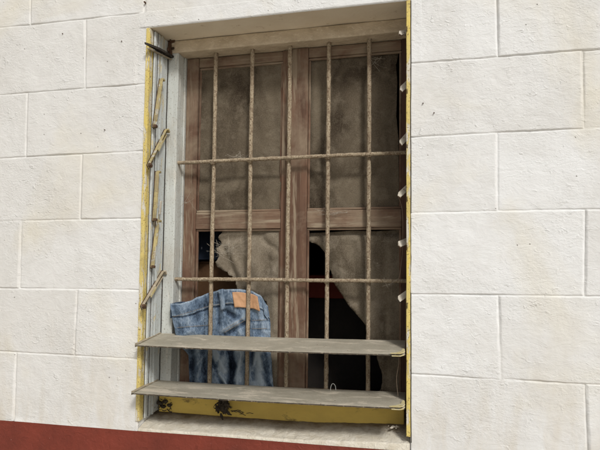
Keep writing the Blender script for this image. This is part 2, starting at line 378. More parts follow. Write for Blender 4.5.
for k in range(-4, 11):
    red = k >= 6
    mb = D if red else W
    zt = lambda x, k=k: zl(k-1, x); zb = lambda x, k=k: zl(k, x)
    if k in JL: (lt, lb), (rt, rb) = JL[k], JR[k]
    elif k < 0:
        o = -0.409 if k % 2 else -0.21; lt = lb = o; rt = rb = (1.153 if k % 2 else 0.958)
    else:
        o = -0.42 if k % 2 else -0.222; lt = lb = o; rt = rb = (1.136 if k % 2 else 0.948)
    xs = []
    n = 0
    while lb - n*PIT > XA: n += 1
    for i in range(n, 0, -1): xs.append((max(XA, lt - i*PIT), max(XA, lb - i*PIT)))
    xs.append((lt, lb))
    through = not (0 <= k <= 5)
    if through:
        m = round((rt - lt) / PIT)
        for i in range(1, m): xs.append((lt + (rt-lt)*i/m, lb + (rb-lb)*i/m))
    else:
        m = round((rt - lt) / PIT)
    brk = len(xs)
    xs.append((rt, rb)); n = 1
    while rt + n*PIT < XB: xs.append((rt + n*PIT, rb + n*PIT)); n += 1
    xs.append((XB, XB))
    for i in range(len(xs) - 1):
        (a0, a1), (b0, b1) = xs[i], xs[i+1]
        if b0 - a0 < 0.02: continue
        fine = (-1 <= k <= 6) and b0 > -0.62 and a0 < 1.3
        if not through and i == brk - 1:      # split by the opening
            zr = (zl(k-1, 0) , zl(k, 0))
            if k == 0:    # course beside the lintel: above OPT the edge is the lintel end
                for side in (0, 1):
                    lx = lean(OPL, zr[0]) if side == 0 else 0
                # left: full-height piece ends at lintel seam, then a narrow strip beside the opening
                patch(W, lin(a0, a1), lin(LINL, LINL), zt, zb, 'j', 'n', 'j', 'j')
                patch(W, lin(LINR, LINR), lin(b0, b1), zt, zb, 'n', 'j', 'j', 'j')
                ot = lambda x: OPT
                patch(W, lin(LINL, LINL), lin(lean(OPL, OPT), lean(OPL, zr[1])), ot, zb, 'n', 'o', 'n', 'j')
                patch(W, lin(lean(OPR, OPT), lean(OPR, zr[1])), lin(LINR, LINR), ot, zb, 'o', 'n', 'n', 'j')
            else:
                eB = 'n' if k == 5 else 'j'
                zb_ = zb
                patch(W, lin(a0, a1), lin(lean(OPL, zr[0]), lean(OPL, zr[1])), zt, zb_, 'j', 'o', 'j', eB)
                patch(W, lin(lean(OPR, zr[0]), lean(OPR, zr[1])), lin(b0, b1), zt, zb_, 'o', 'j', 'j', eB)
        else:
            eT = 'n' if k == 6 else 'j'; eB = 'n' if k == 5 else 'j'
            ev = 'n' if red else 'j'; patch(mb, lin(a0, a1), lin(b0, b1), zt, zb, ev, ev, eT, eB, fine, red, k == -1)
wall_root = None
# sides, top, back and the dim inner face with its opening
zs0, zs1 = zl(5, 0), OPT
def quad(mb, a, b, c, d, mi=0): mb.add([a, b, c, d], [(0, 1, 2, 3)], mi)
quad(W, (XA, 0, ZTOP), (XB, 0, ZTOP), (XB, TH, ZTOP), (XA, TH, ZTOP))
for x in (XA, XB): quad(W, (x, 0, 0), (x, TH, 0), (x, TH, ZTOP), (x, 0, ZTOP))
bl, br = -0.03, 0.77
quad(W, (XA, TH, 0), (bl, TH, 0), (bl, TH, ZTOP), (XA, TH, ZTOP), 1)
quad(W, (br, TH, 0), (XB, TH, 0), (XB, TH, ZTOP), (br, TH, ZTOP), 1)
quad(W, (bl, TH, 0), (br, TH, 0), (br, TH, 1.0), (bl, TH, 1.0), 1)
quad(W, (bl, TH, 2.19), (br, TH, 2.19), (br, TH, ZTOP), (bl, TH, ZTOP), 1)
nf = len(TONE)
# reveals (front edge meets the rounded arris)
def reveal(x, sgn):
    rows = []
    for i in range(60):
        z = 1.003 + (OPT - 1.003) * i / 59
        rows.append([(lean(x, z), y, z) for y in (0.0038, 0.03, 0.06, TH)])
    W.grid(rows)
reveal(OPL, 1); reveal(OPR, -1)
wall = W.build('block_wall', [M['wall'], M['inside']])
tag(wall, 'cream painted concrete block wall with scored joints around the barred window', 'wall')
at_ = wall.data.attributes.new('tone', 'FLOAT', 'POINT')
at_.data.foreach_set('value', TONE + [0.3] * (len(wall.data.vertices) - len(TONE)))
dado = D.build('dado', M['red'], wall); dado['label'] = 'red oxide painted lower band of the wall'

# lintel: plastered beam, flush face, soft lower arris, soffit behind it
LB = MB()
NX, rows = 150, []
zsec = [(0.0, 0.0)]
for i in range(28): pass
zt_ = zl(-1, 0.35)
for i in range(34):
    t = i / 33; row = []
    for j in range(NX):
        x = LINL + (LINR - LINL) * j / (NX - 1)
        top = zl(-1, x); z = top + (OPT - top) * t
        y = 0.0011 * noise.noise(Vector((x*9, z*9, 1))) + 0.0006 * noise.noise(Vector((x*30, z*30, 4)))
        if t > 0.88: y += 0.003 * ((t - .88) / .12) ** 2
        y *= min(1, (x - LINL) / .01, (LINR - x) / .01, (top - z) / .01)
        row.append((x, y, z))
    rows.append(row)
LB.grid(rows, 0)
rows2 = [[(p[0], 0.003, OPT + 0.0) for p in rows[-1] if True]]
xs_ = [lean(OPL, OPT) + (OPR - OPL) * j / 79 for j in range(80)]
rows2 = []
for y in (0.0031, 0.012, 0.03, 0.05, 0.07, 0.09, 0.12, 0.17, TH):
    rows2.append([(x, y, OPT + 0.0006 + 0.0015 * noise.noise(Vector((x*8, y*8, 2)))) for x in xs_])
LB.grid(rows2, 1)
lint = LB.build('lintel', [M['wall'], M['soffit']], wall)
lint['label'] = 'plain plastered lintel over the window with a stained underside'
a2 = lint.data.attributes.new('tone', 'FLOAT', 'POINT'); a2.data.foreach_set('value', [0.15] * len(lint.data.vertices))

# sill: sloping stained mortar bed in the opening, front edge flush with the red line
SB = MB(); rows = []
yy = [-0.0004, 0.0012, 0.003, 0.007, 0.013, 0.02, 0.03, 0.04, 0.05, 0.06, 0.075, 0.09, 0.11, 0.15, TH]
for y in yy:
    row = []
    for j in range(140):
        s = j / 139; x = lean(OPL, 1.02) + 0.0008 + (OPR - OPL - 0.0016) * s
        zf = zl(5, x) + 0.0035 + 0.012 * max(0, s - .55) / .45
        z = zf + 0.020 * min(1, y / 0.1) + (0.0035 if y > 0.001 else 0)
        if y > 0.0011: z += 0.0022 * noise.noise(Vector((x*22, y*40, 0))) + 0.001 * noise.noise(Vector((x*70, y*70, 5)))
        row.append((x, y, z))
    rows.append(row)
fr = [(p[0], -0.0004, zl(5, p[0]) + 0.0004) for p in rows[0]]
SB.grid([fr] + rows)
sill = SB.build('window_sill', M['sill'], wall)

# rain dark scratch / nail holes on the plaster
for u, v in ((145, 2.5), (122, 41.5), (423, 103.5), (434, 113), (63, 34), (105, 130)):
    p = at(u, v, 0.0); r = 0.0026 if (u, v) == (145, 2.5) else 0.0014
    NB = MB(); NB.tube([p + Vector((0, -0.004, 0)), p + Vector((0, 0.006, 0))], r, 7); NB.build('nail', M['rust'], wall)


# ------------------------------------------------------------------ dim room behind
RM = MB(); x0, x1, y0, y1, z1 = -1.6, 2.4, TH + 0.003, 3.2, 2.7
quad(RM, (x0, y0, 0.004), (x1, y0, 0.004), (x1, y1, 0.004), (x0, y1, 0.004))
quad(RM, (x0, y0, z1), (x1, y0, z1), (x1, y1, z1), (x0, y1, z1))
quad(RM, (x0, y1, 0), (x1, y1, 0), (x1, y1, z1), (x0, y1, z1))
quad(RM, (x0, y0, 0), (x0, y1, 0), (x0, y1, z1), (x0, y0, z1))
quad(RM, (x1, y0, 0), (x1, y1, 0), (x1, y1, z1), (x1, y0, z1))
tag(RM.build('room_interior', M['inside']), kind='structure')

# ------------------------------------------------------------------ casement window
YF, YBAR, YH, YS, YG = 0.100, 0.126, 0.1135, 0.145, 0.160
cw = empty('casement_window', (0.37, YF, 1.03), 'old brown two-leaf casement window with grimy torn screens behind the rusty bars', 'window')
fb = MB()
fb.box(-0.002, 0.047, YF, 0.185, 1.03, 2.121, 0.003, 2, 0, 0.0012, 40, None, 2)
fb.box(0.7415, 0.7485, YF, 0.185, 1.03, 2.121, 0.002, 1, 2, 0.0006, 30, None, 2)
fb.box(-0.002, 0.7485, YF - 0.0015, 0.187, 2.1205, 2.1592, 0.004, 2, 1, 0.0012, 40, None, 0)
fb.box(0.010, 0.733, YF + 0.004, 0.180, 1.012, 1.035, 0.002, 1, 3)
# weathering board of jamb: a groove line and raised lip beside the casement
fb.box(0.0475, 0.0515, 0.139, 0.183, 1.036, 2.12, 0.001, 1, 0)
frame = fb.build('window_frame', [M['jamb'], M['header'], M['brown_dark'], M['brown_h']], cw, True)

ZT, ZMT, ZMB, ZB, ZBT = 2.1185, 1.627, 1.575, 1.040, 1.105
def sash(nm, xa, xb, sa, sb, yf, mats, label, dark_right=False):
    m = MB(); d = 0.034
    m.box(xa, xa + sa, yf, yf + d, ZB, ZT, 0.0025, 2, 0, 0.0009, 36, None, 2)
    m.box(xb - sb, xb, yf, yf + d, ZB, ZT, 0.0025, 2, 2 if dark_right else 0, 0.0009, 36, None, 2)
    for za, zb in ((2.088, ZT - .001), (ZMB, ZMT), (ZB + .001, ZBT)):
        m.box(xa + sa + .0002, xb - sb - .0002, yf + .003, yf + d - .002, za, zb, 0.0025, 2, 1, 0.0009, 20, None, 0)
    # glazing beads
    for z in (ZMT + .0035, ZMB - .0035, 2.0845):
        m.box(xa + sa, xb - sb, yf + .008, yf + .013, z - .0034, z + .0034, 0.0015, 1, 1)
    for x in (xa + sa + .0036, xb - sb - .0036):
        for za, zb in ((ZMT + .007, 2.081), (ZBT, ZMB - .007)):
            m.box(x - .0034, x + .0034, yf + .008, yf + .013, za, zb, 0.0015, 1, 0)
    o = m.build('sash', mats, cw, True); o['label'] = label
    return o
s1 = sash('l', 0.0525, 0.394, 0.040, 0.027, YS + .003, [M['brown_v'], M['brown_h'], M['brown_dark']], 'left casement leaf with its lower screen torn open')
s2 = sash('r', 0.3945, 0.7408, 0.053, 0.018, YS - .003, [M['brown_v'], M['brown_h'], M['brown_dark']], 'right casement leaf with a large hole in the lower half', True)


from mathutils.geometry import delaunay_2d_cdt
def seg_d(x, y, a, b, c, d):
    dx, dy = c - a, d - b; t = max(0, min(1, ((x-a)*dx + (y-b)*dy)/(dx*dx + dy*dy)))
    return math.hypot(x - a - dx*t, y - b - dy*t)
def screen(poly, mat, parent, label, leaned, folds=(), y=YG, amp=0.0035, tear=None, step=0.006, seed=0):
    """slack sheet cut to a polygon in (x, z): sags, folds, and a tear whose edge curls inward"""
    pts = []
    for i in range(len(poly)):
        a, b = poly[i], poly[(i+1) % len(poly)]; n = max(1, int(math.hypot(b[0]-a[0], b[1]-a[1]) / step))
        pts += [(a[0] + (b[0]-a[0])*k/n, a[1] + (b[1]-a[1])*k/n) for k in range(n)]
    nb = len(pts); xs = [p[0] for p in poly]; zs = [p[1] for p in poly]
    rr = random.Random(seed); z = min(zs) + step
    while z < max(zs):
        x = min(xs) + step
        while x < max(xs):
            pts.append((x + rr.uniform(-.001, .001), z + rr.uniform(-.001, .001))); x += step
        z += step
    V, E, Fc, *_ = delaunay_2d_cdt([Vector(p) for p in pts], [(i, (i+1) % nb) for i in range(nb)], [], 1, 1e-6)
    out = []
    for p in V:
        x, z = p
        yy = y + amp * noise.noise(Vector((x*6, z*4, seed))) + amp*.5 * noise.noise(Vector((x*17, z*11, seed + 5))) + .0006 * noise.noise(Vector((x*60, z*60, seed)))
        for (a, b, c, d, w, dp) in folds:
            q = seg_d(x, z, a, b, c, d)
            if q < 3*w: yy += dp * math.exp(-(q/w)**2)
        if tear:
            q = min(seg_d(x, z, *t0, *t1) for t0, t1 in zip(tear, tear[1:]))
            if q < .03: yy += .004 * (1 - q/.03)**2
        out.append((x, yy, z))
    m = MB(); m.add(out, [tuple(f) for f in Fc], 0, True)
    o = m.build('mesh_screen', mat, parent, leaned); o['label'] = label
    md = o.modifiers.new('thickness', 'SOLIDIFY'); md.thickness = 0.0012
    return o
def px(poly, y=YG): return [(at(u, v, y).x, at(u, v, y).z) for u, v in poly]
def pf(folds): return [(*px([(a, b)])[0], *px([(c, d)])[0], w * .0029, dp) for a, b, c, d, w, dp in folds]
def smooth(P, n=5):
    out = []
    for i in range(len(P) - 1):
        p0, p1, p2, p3 = P[max(0, i-1)], P[i], P[i+1], P[min(len(P)-1, i+2)]
        for k in range(n):
            t = k/n; out.append(tuple(.5*(2*b + (c-a)*t + (2*a-5*b+4*c-d)*t*t + (3*b-a-3*c+d)*t**3) for a, b, c, d in zip(p0, p1, p2, p3)))
    return out + [P[-1]]
screen([(0.088, ZMT - .004), (0.371, ZMT - .004), (0.371, 2.093), (0.088, 2.093)], M['pane_top'], s1, 'grimy brown screen in the upper half, sagging', True,
       [(.10, 1.74, .36, 1.755, .02, .004), (.10, 1.70, .36, 1.705, .025, -.004), (.33, 2.06, .345, 1.80, .012, .003), (.2, 2.05, .24, 1.85, .03, -.003)], seed=1)
screen([(0.443, ZMT - .004), (0.716, ZMT - .004), (0.714, 1.83), (0.7075, 1.90), (0.7105, 2.0), (0.7065, 2.05), (0.716, 2.093), (0.443, 2.093)], M['pane_top'], s2, 'grimy brown screen in the upper half, loose along its right side', True,
       [(.492, 2.07, .485, 1.80, .008, .006), (.468, 2.05, .465, 1.80, .012, -.006), (.455, 1.76, .50, 1.70, .010, -.006), (.475, 1.79, .52, 1.72, .010, .006), (.53, 1.73, .69, 1.74, .02, .005), (.62, 2.05, .61, 1.85, .018, .003), (.69, 2.0, .70, 1.7, .02, .006)], seed=2)
tr1 = smooth(px([(283, 330), (268, 330), (266, 304), (258, 297), (243, 294), (236, 288), (232.5, 278), (223, 270), (215.5, 264), (219, 256), (216, 249), (221, 244), (217, 237), (222, 232), (219, 225)]))
rr_ = random.Random(3)
tr1 = [(x + rr_.uniform(-.0028, .0028), z + rr_.uniform(-.0028, .0028)) for x, z in tr1]
sh1 = px([(219, 225), (284, 225), (284, 392), (268, 392), (268, 330)]) + tr1[6:-1]
screen(sh1, M['pane_low'], s1, 'torn dusty screen bunched up behind the jeans', False,
       pf([(216, 240, 262, 236, 4, .008), (224, 249, 236, 282, 3.5, .008), (228, 246, 250, 290, 3.5, -.007), (262, 240, 276, 250, 3, .007), (262, 294, 272, 262, 4, .007), (247, 250, 262, 280, 8, -.007), (218, 262, 230, 276, 3, -.005), (272, 250, 275, 330, 2.5, -.005), (250, 232, 277, 231, 3, .006)]), amp=.005, tear=tr1[6:], seed=3)
tr2 = smooth(px([(379, 392), (381.5, 386), (382, 375), (378, 362), (375.6, 352), (368, 336), (365.5, 325), (357, 315), (348, 305), (341, 293), (333.5, 282), (331, 272), (328, 262), (325.5, 254), (320, 246.5), (312, 242.5), (304, 241)]), 3)
tr2 = [(x + rr_.uniform(-.0009, .0009), z + rr_.uniform(-.0009, .0009)) for x, z in tr2]
sh2 = px([(304, 233), (330, 232), (352, 230.5), (378, 231), (405, 229), (405, 392)]) + tr2[:-1] + px([(304, 241)])
screen(sh2, M['pane_low_r'], s2, 'sagging torn screen hanging in a curve down the right side', False,
       pf([(306, 234, 405, 232.5, 3.5, .012), (336, 250, 342, 286, 6, -.006), (352, 245, 356, 300, 5, .006), (362, 244, 366, 318, 5, -.005), (378, 244, 374, 300, 7, .007), (390, 250, 388, 385, 5, -.006), (383, 310, 384, 392, 3, .006), (345, 296, 366, 322, 3, -.004), (318, 243, 326, 250, 3, -.004)]), amp=.005, tear=tr2, seed=4)

# ------------------------------------------------------------------ grille
gr = empty('window_grille', (0.39, YBAR, 1.05), 'rusty iron grille of five upright and two level bars inside the window frame', 'grille')
for i in range(5):
    x = 0.1592 + 0.118 * i
    b = MB(); pts = [(lean(x, z) + 0.0012 * noise.noise(Vector((z*3, i*7, 0))), YBAR + 0.001 * noise.noise(Vector((z*4, i, 5))), z) for z in [1.03 + (2.127-1.03)*k/80 for k in range(81)]]
    b.tube(pts, 0.0062, 12, rj=0.26)
    b.build('upright_bar', M['bar'], gr)
for z0, dz in ((1.7795, 0.002), (1.4225, 0.001)):
    b = MB(); pts = []
    for k in range(81):
        s = k / 80; x = 0.036 + (0.744 - 0.036) * s
        pts.append((lean(x, z0), YH + 0.0008 * noise.noise(Vector((x*6, z0, 1))), z0 + dz * s + 0.0014 * noise.noise(Vector((x*5, z0*9, 2)))))
    b.tube(pts, 0.0056, 10, rj=0.25)
    for i in range(5):       # weld beads where it crosses the uprights
        x = lean(0.1592 + 0.118 * i, z0)
        c = Vector((x, YH + 0.005, z0 + dz * (x - .036) / .708 - 0.001))
        b.tube([c + Vector((-.010, 0, 0)), c + Vector((-.004, 0, -.001)), c + Vector((.004, 0, -.001)), c + Vector((.010, 0, 0))],
               lambda t: 0.002 + 0.0065 * math.sin(math.pi * t), 8, rj=0.5)
    b.build('level_bar', M['bar'], gr)

# ------------------------------------------------------------------ louvre set in front
lv = empty('louvre_window', (0.37, 0.04, 1.04), 'yellow and grey louvre window frame with only its two lowest dusty blades left', 'louvre window')
def channel(label, right):
    m = MB()
    if not right:
        m.box(-0.0065, 0.0052, -0.0035, 0.0015, 1.030, 2.1585, 0.001, 1, 0, 0.0007, 50, None, 2)     # face leg
        m.box(0.0006, 0.0046, 0.0018, 0.020, 1.030, 2.1585, 0.001, 1, 0, 0.0004, 50, None, 2)        # return leg
        m.box(0.0006, 0.0105, 0.0205, 0.036, 1.032, 2.1580, 0.0015, 1, 1, 0.0006, 50, None, 2)       # pale web, stepped
        m.box(0.0006, 0.0125, 0.0362, 0.0990, 1.033, 2.1580, 0.002, 1, 1, 0.0010, 50, None, 2)
        m.box(0.0128, 0.0150, 0.052, 0.060, 1.033, 2.1570, 0.0006, 1, 1, 0.0005, 50, None, 2)        # operating strip
        m.box(0.0006, 0.0058, 0.0200, 0.0207, 1.034, 2.157, 0.0002, 1, 3, 0.0004, 60, None, 2)
        m.box(0.0106, 0.0116, 0.0335, 0.0362, 1.034, 2.157, 0.0002, 1, 3, 0.0009, 70, None, 2)
        m.box(0.0126, 0.0134, 0.0935, 0.0990, 1.034, 2.157, 0.0002, 1, 3, 0.0012, 70, None, 2)
    else:
        m.box(0.7368, 0.7468, -0.0035, 0.0015, 1.045, 2.1585, 0.001, 1, 0, 0.0007, 50, None, 2)
        m.box(0.7471, 0.7494, -0.0006, 0.006, 1.03, 2.1585, 0.0005, 1, 3, 0.0009, 60, None, 2)    # dark strip filling the gap along the plaster
        m.box(0.7425, 0.7460, 0.0018, 0.099, 1.045, 2.1580, 0.001, 1, 2, 0.0004, 50, None, 2)
    o = m.build('louvre_channel', [M['yellow'], M['web'], M['brown_dark'], M['black']], lv, True)
    o['label'] = label
    return o
chL = channel('left upright channel of flaking yellow and pale grey paint', False)
M['gap'] = M['black']
chR = channel('thin yellow right upright channel', True)
m = MB(); m.box(0.0165, 0.731, 0.088, 0.0975, 1.030, 1.092, 0.002, 1, 0, 0.0007, 40, None, 0)
m.build('bottom_board', M['yellow_board'], lv, True)

def arm(p, q, mat, width=0.012, x=0.0165, lab=None, rivets=True, fl=0.0075):
    """left clip: a flat folded arm lying in a plane beside the channel, from p to q"""
    p = Vector((0, p.y, p.z)); q = Vector((0, q.y, q.z)); d = (q - p).normalized(); n = Vector((0, -d.z, d.y)); L = (q - p).length
    m = MB()
    xb = lean(x, (p.z + q.z)/2)
    Mx = Matrix(((1, 0, 0, xb), (0, d.y, n.y, p.y), (0, d.z, n.z, p.z), (0, 0, 0, 1)))
    m.box(-0.0016, 0.0012, 0, L, -width/2, width/2, 0.0006, 1, 0, 0.0004, 8, Mx, 1)
    m.box(0.0012, fl, 0, L, -width/2, -width/2 + 0.002, 0.0005, 1, 0, 0.0003, 8, Mx, 1)   # lower flange
    m.box(0.0012, 0.0060, 0.012, L*0.5, width/2 - 0.002, width/2, 0.0005, 1, 0, 0.0003, 6, Mx, 1)   # short upper tab
    m.box(-0.0024, -0.0017, -0.002, L + 0.002, -width/2 - 0.0022, width/2 + 0.0022, 0.0003, 1, 1, 0.0003, 8, Mx, 1)   # dark plate added behind as a shadow outline of the arm
    ce = random.uniform(.25, .6)
    m.box(0.0062, 0.0078, L*ce, L*(ce + .26), -width*.30, width*.36, 0.0005, 1, 2, 0.0010, 10, Mx, 1)      # bent tongue
    m.box(0.0010, 0.0105, L*.95, L*1.0, -width*.62, width*.3, 0.0006, 1, 1, 0.0008, 3, Mx, 1)           # dark knuckle
    m.box(0.0015, 0.0120, -0.003, 0.003, -width*.5, width*.5, 0.0008, 1, 0, 0.0008, 3, Mx, 1)
    if rivets:
        for s in (0.12, 0.5, 0.86):
            c = Mx @ Vector((0.001, L*s, 0)); m.tube([c, c + Vector((0.003, 0, 0))], 0.0028, 8, 1)
    o = m.build('louvre_clip', [mat, M['rust'], M['clip_yellow']], chL)
    if lab: o['label'] = lab
    return o
def L2(u, v): return at_x(u, v, lean(0.0165, 2.16 - (v-28)*0.0029))
for (p, q, mt, w, lab) in (((161, 80), (153.5, 128), 'arm', .011, None), ((166, 131), (148, 167), 'arm', .013, None), ((157, 172), (153.5, 221), 'arm', .011, None),
                           ((157.5, 221), (151.5, 268), 'arm', .011, None), ((163, 272.5), (141.5, 308), 'arm_grey', .013, 'tilted dusty clip')):
    arm(L2(*p), L2(*q), M[mt], w, 0.0168, lab, True, 0.0098 if abs(p[0]-q[0]) < 8 else 0.0066)
# short pale flaking sliver of the operating bar
mm = MB(); p, q = at_x(161.5, 201, .017), at_x(160, 214, .017)
mm.plate([p + Vector((0, -.004, 0)), p + Vector((0, .004, 0.001)), q + Vector((0, .004, 0)), q + Vector((0, -.003, 0))], 0.002)
mm.build('louvre_clip', M['clip_pale'], chL)
# topmost clip still holds a dark stub of blade that sticks out past the wall
p, q = at_x(144.5, 45.5, .004), at_x(170.5, 58.5, .018)
mm = MB(); d = (q - p); wv = Vector((0.020, 0, 0.002))
mm.plate([p + Vector((0, 0, .004)), p + wv*.35 + Vector((0, .004, .002)), p + wv*.8 + d*.35, q + wv*.6, q], 0.006)
mm.plate([p + Vector((.001, .01, -.0055)), p + Vector((.008, .012, -.0055)), q + Vector((.006, 0, -.0055)), q + Vector((0, 0, -.0055))], 0.003, 1)
o = mm.build('louvre_clip', [M['black'], M['arm_grey']], chL); o['label'] = 'blackened top clip holding a broken stub of blade'

# right clips seen almost edge-on, each with a pale folded tab
for i, (u0, u1, v) in enumerate(((397.5, 408, 33), (398.5, 408.5, 85.5), (398, 408, 138.5), (396.5, 408, 191), (396.5, 408, 242), (396, 408, 295.5))):
    m = MB(); Y = 0.028; ang = R((10, 40, 42, 38, 22, 34)[i])
    c = at(404, v, Y)
    a = at(u0, v + (2, 6.5, 7, 6.5, 5, 6)[i], Y - .01); b = at(u1, v - (2.5, 6, 7, 7, 4, 6)[i], Y + .01); e = at(u1, v + (1, 1, 1, 0, 2, 1)[i], Y)
    f = at(u0 + 4, v + (3, 7, 7.5, 7, 5.5, 7)[i], Y - .012); h = at(u0 + 1.5, v + (-1, 2, 2.5, 2.5, 0, 1.5)[i], Y - .004)
    a = a + (b - a)*(.10 + .03*(i % 3)); h = h + (b - h)*(.05*(i % 2))
    m.plate([a, f, e, b, h], 0.0035)
    m.plate([a + Vector((.001, -.002, -.002)), f + Vector((0, -.002, -.002)), f + (e - f)*.3 + Vector((0, -.002, 0)), a + (h - a)*.5 + Vector((.001, -.002, 0))], 0.0018, 1)
    m.plate([a + Vector((0, .004, .001)), h + Vector((0, .004, .001)), b + Vector((0, .012, 0)), e + Vector((0, .012, 0))], 0.0015)
    d = Vector((0, math.cos(ang), math.sin(ang)))
    xs = 0.7395 - LEAN * (2.16 - c.z)
    n = Vector((0, -d.z, d.y)); cc = Vector((xs, Y, c.z))
    P = [cc - d*.045 + n*.005, cc + d*.045 + n*.005, cc + d*.045 - n*.005, cc - d*.045 - n*.005]
    m.plate(P, 0.002, 1)
    o = m.build('louvre_clip', [M['clip_pale'], M['rust']], chR); o['label'] = 'pale flaking clip tab'

def blade(zf, zb, yf, yb, zr, label):
    xa, xb = 0.0085, 0.7335
    m = MB(); nx = 110; rows = []
    ys = [0, 0.02, 0.06, 0.15, 0.3, 0.45, 0.6, 0.75, 0.9, 1.0]
    def pt(s, t, top):
        x = xa + (xb - xa) * s; y = yf + (yb - yf) * t; z = zf + (zb - zf) * t + zr * s - 0.0025 * math.sin(math.pi * s)
        if t < 0.03: y += 0.0012 * noise.noise(Vector((x*60, zf*7, 0)))
        if not top: z -= 0.0045 + (0.0016 * max(0, noise.noise(Vector((x*140, zf*9, 3)))) if t < 0.03 else 0)
        if t == 0: z += (-0.0008 if top else 0.0006)
        return (x, y, z)
    for top in (True, False):
        m.grid([[pt(j/(nx-1), t, top) for j in range(nx)] for t in ys], 0 if top else 1)
    m.grid([[pt(j/(nx-1), 0, top) for j in range(nx)] for top in (True, False)], 1)
    m.grid([[pt(j/(nx-1), 1, top) for j in range(nx)] for top in (True, False)], 1)
    for s in (0, 1): m.grid([[pt(s, t, top) for t in ys] for top in (True, False)], 1)
    o = m.build('louvre_blade', [M['blade'], M['blade_edge']], lv, True); o['label'] = label
    # cream holder at the right end, lip along the left end
    h = MB()
    e = Vector(pt(1, 0, True)); e.x = lean(e.x, e.z); bk = Vector(pt(1, .55, True)); bk.x = lean(bk.x, bk.z)
    up = Vector((0, 0, 0.0012))
    for sc, zz in ((1.0, .0010), (.86, -.0052)):
        P = [(-.036, .000), (-.012, -.0035), (-.003, -.003), (0.0008, .012), (-.0005, .040), (-.005, .046), (-.009, .022), (-.020, .009)]
        h.plate([e + Vector((x*sc, y*sc - .0012, zz + (.0035 if x > -.006 else .001*(x > -.015)))) for x, y in P], 0.0025)
    g_ = h.build('louvre_clip', M['clip_yellow'], o); g_['label'] = 'cream clip at the right end of the blade'
    h = MB(); a = Vector(pt(0, 0.02, True)); a.x = lean(a.x, a.z); b = Vector(pt(0, .98, True)); b.x = lean(b.x, b.z)
    h.plate([a + Vector((-.0005, 0, .0012)), a + Vector((.0075, 0, .0012)), b + Vector((.0075, 0, .0012)), b + Vector((-.0005, 0, .0012))], 0.002)
    h.plate([a + Vector((-.0020, 0, -.007)), b + Vector((-.0020, 0, -.007)), b + Vector((-.0020, 0, .003)), a + Vector((-.0020, 0, .003))], 0.0014)
    h.build('louvre_clip', M['arm_grey'], o)
    return o
blade(1.2495, 1.2605, -0.041, 0.0945, 0.0050, 'upper of the two dusty grey blades')
blade(1.1235, 1.1235, -0.053, 0.0855, 0.0065, 'lowest dusty grey blade')

# rusty bracket tucked in the upper left corner of the frame
m = MB(); c = at(170.5, 46, YF - .003)
for k in range(7):
    a = c + Vector((random.uniform(-.006, .009), random.uniform(-.006, .001), random.uniform(-.022, .022)))
    b = a + Vector((random.uniform(-.006, .006), random.uniform(-.006, .004), random.uniform(-.016, .016)))
    m.tube([a, (a+b)/2 + Vector((0.002, -.002, 0)), b], random.uniform(.0025, .0045), 6, rj=.5)
m.plate([at(167.5, 39, .094), at(175.5, 38, .094), at(174, 42, .094), at(171, 43, .094), at(172, 55, .094), at(168.5, 56, .094)], 0.003)
tag(m.build('corner_bracket', M['rust'], None, origin=c), 'rusty crumpled bracket in the upper left corner of the window recess', 'bracket')

# ------------------------------------------------------------------ jeans
def interp(tab, x):
    if x <= tab[0][0]: return tab[0][1]
    for (a, p), (b, q) in zip(tab, tab[1:]):
        if x <= b:
            t = (x - a)/(b - a); t = t*t*(3 - 2*t)*.5 + t*.5; return p + (q - p)*t
    return tab[-1][1]
TOPC = [(0, 303.5), (.10, 303.5), (.2, 301), (.3, 296.5), (.42, 292), (.55, 289.3), (.7, 289), (.82, 290.5), (.92, 295), (1, 306)]
LEFT = [(0, 170), (.15, 172), (.3, 175), (.42, 178), (.55, 188.5), (1, 190)]
RIGHT = [(0, 268), (.2, 270.5), (.45, 270.5), (.65, 272), (1, 274)]
BASE0 = [(0, .076), (.06, .074), (.2, .088), (.33, .114), (.42, .134), (.5, .130), (.62, .124), (.74, .131), (.82, .1345), (.9, .134), (1, .147)]
BASE1 = [(0, .140), (.1, .132), (.2, .130), (.3, .134), (.42, .130), (.62, .126), (.75, .135), (.9, .131), (1, .147)]
CREASE = [ # u0 v0 u1 v1 width depth(+ inward)
 (217.5, 295, 219, 324, 2.0, .005), (222, 297, 224, 316, 1.5, -.002), (226, 311, 241, 321, 3.2, .007), (222, 331, 247, 316, 2.6, -.006), (225, 335, 251, 320, 1.8, .005),
 (206, 300, 212, 330, 3, .004), (184, 305, 190, 330, 4, -.003), (196, 300, 200, 328, 3.5, .003), (174, 306, 181, 332, 2.2, .003),
 (252, 322, 270, 321, .8, .0016), (252, 330, 270, 330, .9, .0018), (176, 329, 211, 326, .9, .0018),
 (229, 346, 233, 366, 3.0, .018), (233, 366, 230, 392, 3.6, .018), (213, 349, 225, 371, 2.6, -.010), (211, 360, 222, 383, 2.0, .010), (219, 374, 229, 388, 1.8, -.010), (240, 360, 234, 380, 1.6, -.007), (256, 352, 252, 370, 1.6, -.006), (262, 356, 266, 372, 1.5, .007), (222, 352, 216, 366, 1.5, .006), (203, 356, 198, 376, 1.6, -.006),
 (243, 346, 236, 388, 2.4, -.006), (247, 345, 243, 390, 2.2, .005), (251, 346, 253, 378, 2.6, .008), (258, 345, 262, 390, 3.2, -.006), (266, 350, 269, 388, 2.0, .006),
 (203, 346, 206, 390, 2.2, .006), (197, 346, 199, 390, 3, -.004), (192, 350, 193, 392, 3.0, .008), (256, 296, 264, 330, 3, -.003), (236, 312, 240, 335, 2.0, -.003), (262, 372, 270, 386, 1.8, .006)]
def jeans_uv(s, t):
    return interp(LEFT, t) + (interp(RIGHT, t) - interp(LEFT, t)) * s, interp(TOPC, s) + (398 - interp(TOPC, s)) * t
